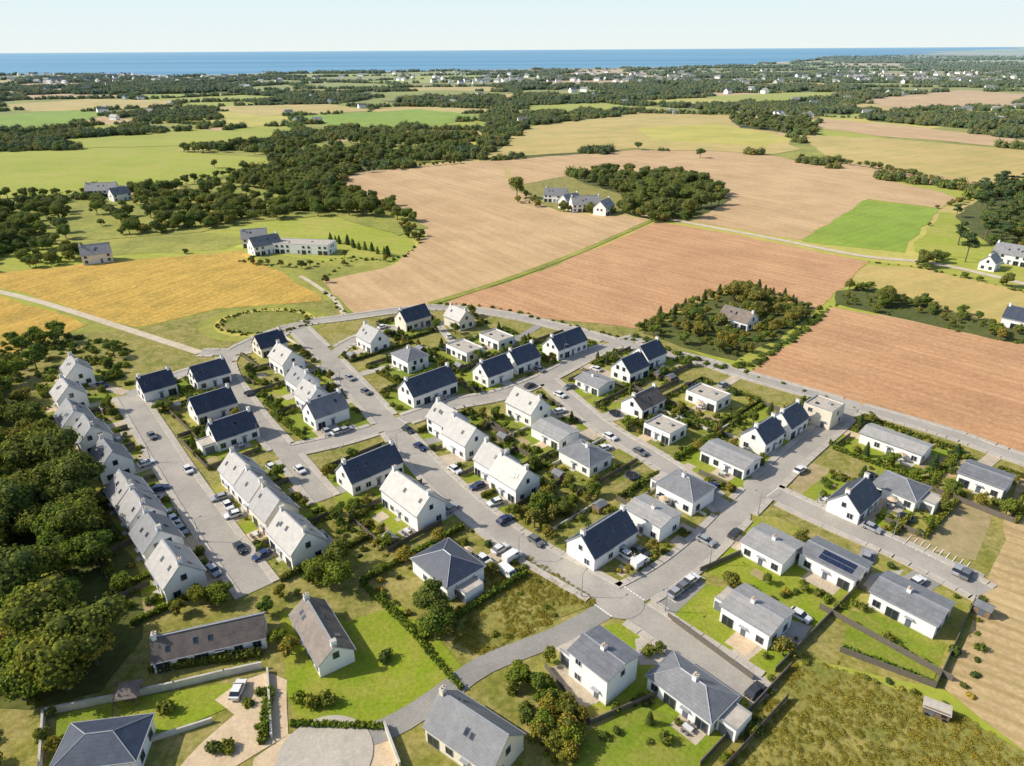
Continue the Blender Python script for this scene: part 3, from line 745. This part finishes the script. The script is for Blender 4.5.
for j,(a,b,w,i) in enumerate(DRV):
    ribbon('driveway',[a,b],w,.105+(j%20)*.001,rg.choice(['drive','pave','road2','drive','sand']))
    if rg.random()<.5:
        m=a.lerp(b,.45)
        if not infoot(m,1.5) and rdist(m)>1: car(m.x,m.y,math.atan2((b-a).y,(b-a).x),.13,CARS[rg.choice([0,1,2,3,5,6,0,2])])
for i in range(NV):
    x,y,an,L,W=HO[i];ca,sa=math.cos(an),math.sin(an)
    def T(a,b): return Vector((x+a*ca-b*sa,y+a*sa+b*ca))
    row=HS[i][7]=='l' and HS[i][6]=='G'
    hx=L/2+(1.0 if row else rg.uniform(3.5,6));hy=W/2+rg.uniform(7,10)
    cor=[T(-hx,-hy),T(hx,-hy),T(hx,hy),T(-hx,hy)]
    sheet('lawn',[(p.x,p.y) for p in cor],.03+i*.0008,rg.choice(['lawn0','lawn0','lawn1','lawn2','lawn2','lawn1','lawn3','grass']))
    s=rg.choice([-1,1]);pw=rg.uniform(3,L*.6);pc=rg.uniform(-L/2+pw/2,L/2-pw/2);pd=rg.uniform(2.5,4)
    P=[T(pc-pw/2,s*W/2),T(pc+pw/2,s*W/2),T(pc+pw/2,s*(W/2+pd)),T(pc-pw/2,s*(W/2+pd))]
    sheet('patio',[(p.x,p.y) for p in P],.1+i*.0003,rg.choice(['pave','drive','pave','kerb','sand']))
    if rg.random()<.6:
        q_=T(pc,s*(W/2+pd*.55))
        if not infoot(q_,1.0) and rdist(q_)>1.5:
            tb=MB();tb.box((0,0,.73),(1.7,.95,.05),'framew')
            for a_ in (-.75,.75):
                for b_ in (-.4,.4): tb.cyl((a_,b_,0),(a_,b_,.7),.03,.03,'steel',5)
            for a_ in (-.45,.45):
                for b_ in (-.85,.85): tb.box((a_,b_,.44),(.45,.45,.05),'frame');tb.box((a_,b_+(.21 if b_>0 else -.21),.68),(.45,.04,.45),'frame');tb.box((a_,b_,.2),(.36,.36,.42),'frame')
            if rg.random()<.3:
                tb.cyl((0,0,.75),(0,0,2.3),.03,.03,'steel',5);tb.cyl((0,0,2.1),(0,0,2.55),1.25,.05,'sand',8)
            tb.obj('garden_table',None,(q_.x,q_.y,.13),an)
    for _ in range(rg.choice([1,2,2,3,4])):
        qx=rg.uniform(-hx+2,hx-2);qy=rg.choice([-1,1])*(W/2+rg.uniform(2.5,5.5));q1,q2=rg.uniform(1,2.8),rg.uniform(.6,1.8);P=[T(qx-q1,qy-q2),T(qx+q1,qy-q2),T(qx+q1,qy+q2),T(qx-q1,qy+q2)]
        sheet('flower_bed',[(p.x,p.y) for p in P],.098+i*.00003+_*.0025,rg.choice(['soil','drive','soil','meadow','lawn3']),.5,1)
    hb=MB();wb=MB();fb=MB()
    for e_ in range(4):
        a=cor[e_];b=cor[(e_+1)%4];n=int((b-a).length/2);kind=rg.choice(['h','f','w','f','n','h','f','h'])
        if row: kind=rg.choice(['h','n','f'])
        if i in OPEN: kind=rg.choice(['n','n','f'])
        hh=rg.uniform(.8,1.6)
        leaf=rg.choice(['leaf','leafg','leafg'])
        for t in range(n):
            p=a.lerp(b,t/n);q=a.lerp(b,(t+1)/n);m=(p+q)/2
            if rdist(m)<2.2 or infoot(m,.9) or ddist(m)<1.0: continue
            dd=q-p;a2=math.atan2(dd.y,dd.x)
            if kind=='h': hedgeseg(hb,p,q,hh*rg.uniform(.8,1.15),.85,rg,leaf)
            elif kind=='w': wb.box((m.x,m.y,.4),(dd.length,.2,.9),'gwall',a2);wb.box((m.x,m.y,.88),(dd.length,.3,.07),'kerb',a2)
            elif kind=='f':
                fb.box((m.x,m.y,.85),(dd.length-.1,.05,1.4),'fence',a2);fb.box((p.x,p.y,.9),(.1,.1,1.8),'wood',a2)
                if rg.random()<.5:
                    s2=p.lerp(Vector((x,y)),.08)
                    if not infoot(s2,1.2) and rdist(s2)>2: place('garden_shrub',rg.choice(SHR),s2.x,s2.y,rg.uniform(.5,1.0),z=.05)
    if hb.v: hb.obj('hedge')
    if wb.v: wb.obj('garden_wall')
    if fb.v: fb.obj('garden_fence')
    for _ in range(rg.randint(36,60) if i not in OPEN else 14):
        p=T(rg.uniform(-hx,hx),rg.uniform(-hy,hy))
        if rg.random()<.65:
            e_=rg.randrange(4);p=cor[e_].lerp(cor[(e_+1)%4],rg.random());p=p.lerp(Vector((x,y)),rg.uniform(.03,.16))
        r_=rg.random()
        if rdist(p)<1.8 or infoot(p,1.1 if r_<.85 else 2.0) or ddist(p)<.5: continue
        if r_<.86: place('garden_shrub',rg.choice(SHR),p.x,p.y,rg.uniform(.3,1.15),z=.05)
        elif r_<.965: place('garden_tree',rg.choice(SMALL),p.x,p.y,rg.uniform(.45,.95))
        else: place('conifer_tree',rg.choice(CON),p.x,p.y,rg.uniform(.4,.75))
    if rg.random()<.45:
        p=T(rg.choice([-1,1])*(hx-2),rg.choice([-1,1])*(hy-2))
        if rdist(p)>3 and not infoot(p,2.2) and ddist(p)>1.8:
            sh=MB();sh.box((0,0,1),(2.8,2.2,2.1),'wood')
            slab(sh,(-1.6,-1.35,1.95),(1.6,-1.35,1.95),(1.6,0,2.7),(-1.6,0,2.7),.08,'m');slab(sh,(1.6,1.35,1.95),(-1.6,1.35,1.95),(-1.6,0,2.7),(1.6,0,2.7),.08,'m')
            for s_ in (-1.4,1.4): sh.face([(s_,-1.1,2.05),(s_,1.1,2.05),(s_,0,2.62)],'wood')
            sh.box((0,-1.12,.95),(.9,.05,1.8),'door');sh.obj('garden_shed',None,(p.x,p.y,.05),an)
for u,v in [(690,387),(632,478),(615,415),(905,520),(250,395),(870,478),(445,350)]:
    p=G(u,v);mb=MB();n=16
    if infoot(Vector((p.x,p.y)),2): continue
    mb.cyl((0,0,.8),(0,0,.84),1.6,1.6,'tyre',n)
    for k in range(n):
        a=k*6.283/n;b_=(k+1)*6.283/n;mb.cyl((1.75*math.cos(a),1.75*math.sin(a),.85),(1.75*math.cos(b_),1.75*math.sin(b_),.85),.14,.14,'pad',6)
        if k%4==0: mb.cyl((1.75*math.cos(a),1.75*math.sin(a),0),(1.75*math.cos(a),1.75*math.sin(a),2.4),.04,.04,'steel',5)
    mb.obj('trampoline',None,p)
LS=[(410,450,0),(520,560,0),(590,590,0),(655,620,0),(700,560,1),(745,510,1),(815,505,3),(890,540,3),(160,460,4),(205,540,4),(480,390,7),(570,362,7),(590,410,8),(660,455,8),(350,385,0),(270,440,5)]
for u,v,k in LS:
    p=G(u,v);c=Vector((p.x,p.y));d,q=rdist(c,full=True)
    dr=(c-q).normalized();w=7.0;c=q+dr*(w/2+.6)
    mb=MB();mb.cyl((0,0,0),(0,0,6),.09,.05,'steel',8);mb.cyl((0,0,5.95),(1.1,0,6.2),.04,.035,'steel',6);mb.box((1.35,0,6.2),(.6,.22,.1),'frame');mb.cyl((0,0,0),(0,0,.9),.13,.12,'steel',8)
    mb.obj('street_lamp',None,(c.x,c.y,.25),math.atan2(-dr.y,-dr.x))
# ------------------------------------------------ explicit lawns / surfaces
def S(name,k,P,z,jit=.5,step=2): return sheet(name,[G2(*p) for p in P],z,k,jit,step)
S('lawn','lawn0',[(735,512),(770,530),(800,548),(862,590),(842,622),(765,592),(700,572),(718,540)],.1002)
S('lawn','lawn0',[(700,584),(738,590),(800,632),(792,650),(775,670),(720,650),(670,615)],.1003)
S('lawn','lawn0',[(345,622),(400,605),(440,640),(472,680),(430,710),(385,726),(300,724),(288,690),(280,615),(305,600)],.1005)
S('lawn','lawn1',[(850,610),(880,615),(948,645),(935,682),(842,645)],.1006)
S('lawn','lawn1',[(590,732),(640,705),(720,730),(700,790),(560,790)],.1007)
S('lawn','lawn0',[(605,626),(640,620),(668,640),(655,660),(600,640)],.1008)
S('lawn','lawn0',[(120,700),(225,683),(255,690),(250,700),(160,735),(118,730)],.101)
S('lawn','lawn1',[(60,715),(115,700),(110,800),(40,800)],.1012)
S('soil','soil',[(800,460),(870,480),(960,470),(1000,500),(975,560),(880,540),(790,500)],.031)
S('lawn','lawn0',[(862,458),(915,462),(940,480),(880,476)],.1014)
S('soil','soil',[(925,455),(965,460),(955,478),(915,475)],.104,.5,2)
S('driveway','sand',[(215,700),(240,682),(268,672),(288,680),(290,735),(250,760),(180,800),(150,800),(200,745),(235,715)],.108)
S('driveway','sand',[(255,760),(290,735),(340,728),(390,735),(400,760),(380,800),(250,800)],.1085)
disc('forecourt',G(325,757),7.5,.24,'pave')
S('driveway','pave',[(635,640),(665,630),(690,640),(670,665),(640,665)],.107)
S('driveway','drive',[(545,670),(575,660),(600,700),(580,712)],.1072)
S('driveway','pave',[(870,575),(905,570),(890,590),(860,590)],.1074)
S('driveway','pave',[(735,680),(760,672),(778,690),(752,708)],.1078)
S('patio','pave',[(790,620),(812,625),(800,645),(780,640)],.1076)
S('car_park','road',[(905,540),(985,575),(975,590),(895,555)],.122,0)
mk=MB()
a0=G(903,545);a1=G(962,573)
n=9
for k in range(n+1):
    p=a0.lerp(a1,k/n);q=p+(Vector((math.cos(BX),math.sin(BX),0))*4.8);m=(p+q)/2;mk.box((m.x,m.y,.2),(4.8,.14,.008),'paint',BX)
p0=G(655,601);p1=G(692,572)
for k in range(6):
    p=p0.lerp(p1,k/5);m=p+Vector((math.cos(AX),math.sin(AX),0))*1.5;mk.box((m.x,m.y,.215),(3.6,.12,.008),'paint',AX)
for (u,v,an,w) in [(603,611,AX,4.6),(634,594,AX,5.6),(772,493,BX,5.4),(402,421,AX,5)]:
    p=G(u,v)
    for k in range(-3,4):
        o_=Vector((math.cos(an),math.sin(an),0))*k*w/7;mk.box((p.x+o_.x,p.y+o_.y,.2),(.5,.25,.008),'paint',an)
mk.obj('road_markings')
S('car_park','road2',[(655,603),(692,573),(706,585),(672,617)],.123,0)
S('car_park','road2',[(325,437),(352,424),(366,432),(340,449)],.124,0)
gw=MB()
def wallpath(P,h=1.4,t=.3,k='gwall'):
    Q=[Vector(G2(*p)) for p in P]
    for a,b in zip(Q[:-1],Q[1:]):
        d=b-a;m=(a+b)/2;an=math.atan2(d.y,d.x);gw.box((m.x,m.y,h/2),(d.length+.2,t,h+.1),k,an);gw.box((m.x,m.y,h+.08),(d.length+.25,t+.06,.06),k if k=='fence' else 'kerb',an)
wallpath([(45,715),(120,700),(175,688),(225,676),(262,668)]);wallpath([(45,715),(40,790)]);wallpath([(268,672),(272,738)],1.0);wallpath([(150,742),(212,722)],.9)
wallpath([(385,728),(400,768)],1.4);wallpath([(140,740),(138,790)],1.2)
for P in ([(840,652),(935,688)],[(935,688),(975,600)],[(668,618),(752,680)],[(545,668),(590,725)],[(590,725),(660,695)],[(775,672),(870,575)],[(865,592),(762,545),(700,572)],[(700,766),(790,668)]): wallpath(P,1.2,.1,'fence')
gw.obj('garden_wall')
hb=MB();hr=random.Random(4)
def hpath(P,h,w,leaf='leafg'):
    Q=smooth([Vector(G2(*p)) for p in P],1.8)
    for a,b in zip(Q[:-1],Q[1:]): hedgeseg(hb,a,b,h*hr.uniform(.8,1.2),w,hr,leaf)
hpath([(370,592),(400,618),(430,655),(462,690)],1.0,.8);hpath([(150,672),(262,655)],1.6,1.2,'leaf');hpath([(290,725),(385,728)],.9,.8)
hpath([(270,690),(262,745)],1.3,1.4);hpath([(842,650),(934,685)],1.0,.8)
hb.obj('hedge')
gz=MB()
for a in (-1.5,1.5):
    for b_ in (-1.5,1.5): gz.cyl((a,b_,0),(a,b_,2.4),.1,.1,'wood',6)
gz.face([(-2,-2,2.4),(2,-2,2.4),(0,0,3.6)],'b');gz.face([(2,-2,2.4),(2,2,2.4),(0,0,3.6)],'b');gz.face([(2,2,2.4),(-2,2,2.4),(0,0,3.6)],'b');gz.face([(-2,2,2.4),(-2,-2,2.4),(0,0,3.6)],'b')
gz.box((0,0,.5),(1.6,.8,.9),'wood');p=G(131,700);gz.obj('gazebo',None,p,.2)
fs=MB();fs.box((0,0,.9),(3.8,1.8,1.5),'wood');slab(fs,(-2.1,-1.1,1.55),(2.1,-1.1,1.55),(2.1,1.1,2.0),(-2.1,1.1,2.0),.08,'mem');fs.box((-.8,-.92,.8),(1.2,.05,1.2),'frame');fs.box((1.1,-.92,1.0),(.8,.05,.6),'glass')
for a in (-1.3,1.3): fs.cyl((a,-.95,.2),(a,-1.15,.2),.35,.35,'tyre',12)
fs.obj('field_shelter',None,G(935,714),AX+.3)
c=G(265,322)
disc('basin_bank',c,26,.093,'olive',40,.85);disc('basin_floor',c,17,.098,'lawn3',36,.8);disc('basin_ring',c,20,.095,'yellow',36,.82)
pts=[]
for k in range(240):
    a=random.uniform(0,6.283);q=random.uniform(-1.6,1.6);pts.append((c.x+(17.5+q)*math.cos(a),c.y+(14+q)*math.sin(a),0,random.uniform(.2,.6),a))
multi('basin_reeds','reed_clump',[SHR[1],SHR[3],SHR[2]],pts)
# ------------------------------------------------ woods
wood([(-200,215),(0,203),(90,200),(160,192),(235,176),(330,158),(345,168),(333,188),(395,206),(428,228),(400,236),(330,215),(250,222),(200,232),(100,240),(60,240),(0,250),(-200,280)],9.0,(.5,1.05),gap=-.12)
wood([(-200,285),(-200,268),(0,248),(60,242),(60,252),(100,258),(95,262),(0,272)],9,(.5,.8),floor=False)
wood([(180,152),(300,142),(438,140),(490,150),(470,158),(430,163),(340,164),(300,170),(280,158)],12,(.7,1.05),gap=-.1)
wood([(575,180),(600,171),(690,178),(712,192),(690,203),(640,199),(606,190)],9,(.6,1.0))
wood([(515,203),(545,209),(550,203),(525,193)],8,(.5,.8),SMALL+TREES[3:4],floor=False)
wood([(610,212),(640,214),(660,206),(620,203)],8,(.5,.8),SMALL,floor=False)
wood([(-150,430),(0,385),(30,405),(45,450),(95,500),(120,530),(145,590),(152,640),(110,690),(40,705),(-150,720),(-300,560)],7.0,(.75,1.15))
wood([(0,345),(60,335),(135,345),(125,372),(60,385),(0,380)],3.4,(.5,1.6),SHR+SHR+SMALL[:1],'scrub',False)
wood([(30,700),(50,690),(60,760),(30,790),(-60,790),(-60,720)],6,(.5,.9),SMALL+TREES[:1],floor=False)
wood([(640,333),(740,292),(815,313),(738,362)],4.4,(.5,1.1),SMALL+SMALL+SHR[:3]+TREES[3:4])
wood([(838,292),(870,285),(1012,330),(1100,350),(1100,362),(1000,342),(840,303)],4.4,(.5,1.1),SMALL+SHR[:2])
wood([(955,218),(985,190),(1024,180),(1150,190),(1150,265),(1024,245),(990,245)],11,(.6,1.0),PINES+TREES[:2])
wood([(730,120),(770,117),(820,128),(815,136),(740,128)],14,(.8,1.1))
wood([(150,600),(190,590),(345,555),(352,575),(300,597),(270,612),(165,622)],3.4,(.4,.75),TREES[:2]+SMALL,floor=False)
wood([(500,680),(545,675),(590,728),(575,766),(520,755),(528,720)],1.7,(.45,.95),SMALL+SHR[:2],floor=False)
wood([(425,650),(400,590),(440,600),(475,665),(465,672)],5.0,(.35,.7),TREES[:2]+SMALL,floor=False)
wood([(505,515),(550,492),(600,492),(580,522),(540,533)],2.2,(.5,1.1),SMALL+SHR[:3],floor=False)
wood([(250,625),(265,612),(300,600),(292,655),(268,655)],3.0,(.5,.9),SMALL,floor=False)
wood([(245,690),(262,683),(268,720),(262,745),(250,740)],2.2,(.5,.9),SHR,'garden_shrubs',False)
wood([(390,340),(400,335),(430,345),(425,350)],4,(.4,.7),SMALL+CON,floor=False)
wood([(325,520),(360,510),(392,535),(400,560),(360,560)],3,(.4,.9),SMALL+SHR,floor=False)
wood([(130,420),(150,470),(170,510),(158,515),(135,470),(115,425)],3,(.4,.9),SHR+SMALL[:2],'garden_shrubs',False)
wood([(600,705),(640,690),(660,700),(610,735)],3.0,(.4,.9),SHR,'garden_shrubs',False)
wood([(470,575),(500,560),(530,556),(598,602),(480,655),(450,640)],3.6,(.3,.9),SHR[:4],'meadow_shrubs',False)
for P in ([(110,117),(160,109),(215,111),(215,120),(150,122)],[(0,140),(60,132),(190,127),(190,131),(80,138),(40,150),(0,151)],[(860,110),(950,112),(1100,125),(1100,141),(960,128),(870,121)],
          [(380,101),(470,97),(560,98),(640,101),(520,104),(420,107)],[(490,120),(560,112),(640,111),(560,121),(520,127),(500,150),(490,148)],[(300,129),(440,131),(480,140),(330,136)],
          [(650,106),(740,106),(850,106),(850,115),(760,113)],[(0,92),(120,88),(250,90),(240,93),(100,95)],[(560,88),(700,85),(860,88),(850,92),(640,92)]):
    wood(P,27 if P[0][1]>105 else 46,(.5,.9) if P[0][1]>105 else (.8,1.25),GRV,'distant_woodland',True,True)
for P,sp,s,ms in [([(800,160),(870,168),(960,188)],5,(.35,.75),TREES),([(325,282),(350,262),(400,258),(425,236)],4,(.6,1.2),SHR+SMALL),
   ([(640,330),(740,290),(818,312)],2.2,(.5,.85),SMALL+CON),([(638,338),(738,368),(820,316)],1.8,(.9,1.4),[SHR[4],SHR[0]]),
   ([(745,374),(835,305)],3,(.5,.9),SHR),([(325,292),(345,312)],4,(.6,1.0),SHR),([(240,262),(300,268),(345,258),(390,262)],3,(.5,1.0),SMALL+SHR[:2]),([(330,240),(365,250),(390,256)],4,(.7,1.0),CON),
   ([(440,304),(500,310),(560,323),(636,341)],4,(.7,1.2),SHR),([(985,600),(960,690)],3,(.5,1.2),SHR),([(500,128),(560,121),(640,113),(760,116)],7,(.3,.7),TREES),
   ([(460,163),(335,176)],6,(.3,.6),TREES),([(870,411),(748,374)],6,(.5,.9),SHR),([(800,655),(935,700)],2.2,(.4,.9),SHR),([(0,199),(150,190),(235,174)],7,(.4,.8),TREES),
   ([(870,262),(930,270),(1024,293)],3.5,(.5,1.1),SHR),([(800,655),(755,710),(725,760)],2.4,(.4,1.0),SHR)]:
    treeline(P,sp,s,ms)
def T1(name,mesh,u,v,s): p=G(u,v);place(name,mesh,p.x,p.y,s)
for u,v,s in [(517,198,1.35),(436,640,.75),(430,615,.7),(340,590,.7),(55,640,1.2),(95,660,1.1),(700,158,1),(638,150,1),(245,172,.8),(215,168,.8)]: T1('oak_tree',random.choice(TREES[:3]),u,v,s)
for u,v,s in [(965,262,1.1),(985,240,1.2),(1005,232,1.2),(958,245,.9),(1018,225,1.2)]: T1('pine_tree',random.choice(PINES),u,v,s)
for u,v in [(387,660),(300,700),(315,705),(330,703),(228,750),(215,752),(165,712)]: T1('garden_shrub',random.choice(SHR),u,v,1.3)
pts=[]
for Pm,n in ((FIELDS[17][2],6500),(FIELDS[18][2],1800)):
    Q=[G2(*p) for p in Pm];xs=[p[0] for p in Q];ys=[p[1] for p in Q]
    for _ in range(n*2):
        x=random.uniform(min(xs),min(110,max(xs)));y=random.uniform(max(40,min(ys)),max(ys))
        if inpoly(x,y,Q) and noise.noise(Vector((x*.12,y*.12,0)))>-.35+random.uniform(-.2,.3): pts.append((x,y,-.05,random.uniform(.12,.55),random.uniform(0,6.28)))
rngt=random.Random(3);tf=MB();leaves(tf,(0,0,.2),1.0,60,.35,'leafy',rngt,.5);leaves(tf,(0,0,.1),1.3,24,.3,'leafg',rngt,.3);tm=tf.mesh('tuft')
scatter('meadow_grass','grass_tuft',tm,pts)
multi('woodland','tree_crown',TREES,TP);multi('distant_woodland','tree_crown',GRV,GP);multi('distant_hedgerows','hedge_trees',HGRV,HP)
dh=MB();rr=random.Random(9)
for _ in range(480):
    v=rr.choice([rr.uniform(72,84),rr.uniform(80,125)]);u=rr.uniform(-100,1124)
    if rr.random()<.45: u=rr.choice([40,120,500,640,850,940])+rr.gauss(0,45);v=rr.uniform(73,84)
    p=G(u,v)
    if blocked(p.x,p.y): continue
    a=rr.uniform(0,3.14);s=1 if v>95 else 1.4;ca,sa=math.cos(a),math.sin(a)
    L,W,h=14*s,8*s,5*s
    def q(x,y,z): return (p.x+x*ca-y*sa,p.y+x*sa+y*ca,z)
    dh.box((p.x,p.y,h/2),(L,W,h),'wall',a)
    for sg in (-1,1):
        dh.face([q(-L/2-.3,sg*(W/2+.4),h-.3),q(L/2+.3,sg*(W/2+.4),h-.3),q(L/2+.3,0,h+W*.45),q(-L/2-.3,0,h+W*.45)],'m');dh.face([q(sg*L/2,-W/2,h),q(sg*L/2,W/2,h),q(sg*L/2,0,h+W*.43)],'wall')
dh.obj('distant_village')
# ------------------------------------------------ light, sky, camera
el=math.radians(37);sd=Vector((-.998,.06,0)).normalized();sv=Vector((sd.x*math.cos(el),sd.y*math.cos(el),math.sin(el)))
sl=bpy.data.lights.new('sun','SUN');sl.energy=5.0;sl.angle=math.radians(.5);sl.color=(1,.93,.79)
so=bpy.data.objects.new('sun',sl);COL.objects.link(so);so.rotation_euler=sv.to_track_quat('Z','Y').to_euler()
wd=bpy.data.worlds.new('World');SC.world=wd;wd.use_nodes=True;nt=wd.node_tree
sk=nt.nodes.new('ShaderNodeTexSky');sk.sky_type='NISHITA';sk.sun_disc=False;sk.sun_elevation=el
sk.sun_rotation=math.atan2(sv.x,sv.y);sk.air_density=1.0;sk.dust_density=1.5;sk.ozone_density=1.0
bg=nt.nodes['Background'];STR=.15;bg.inputs[1].default_value=STR
tc=nt.nodes.new('ShaderNodeTexCoord');sx=nt.nodes.new('ShaderNodeSeparateXYZ');nt.links.new(tc.outputs['Generated'],sx.inputs[0])
hk=ramp(nt,sx.outputs['Z'],.05,.20)
lo=mix(nt,ramp(nt,sx.outputs['Z'],-.01,.09),[x/STR for x in (.88,.93,.90)],[x/STR for x in (.72,.90,.96)])
cc=mix(nt,hk,lo,sk.outputs[0]);nt.links.new(cc,bg.inputs[0])
cd=bpy.data.cameras.new('camera');cd.sensor_width=36;cd.lens=36*F/1024;cd.clip_end=200000;cd.clip_start=1
co=bpy.data.objects.new('camera',cd);COL.objects.link(co)
mm=Matrix((R_,U_,-f0)).transposed().to_4x4();mm.translation=Vector((0,0,H));co.matrix_world=mm;SC.camera=co
SC.view_settings.view_transform='Standard'
print('objs',len(bpy.data.objects),'far groves',len(GP),'near trees',len(TP),len(HP))
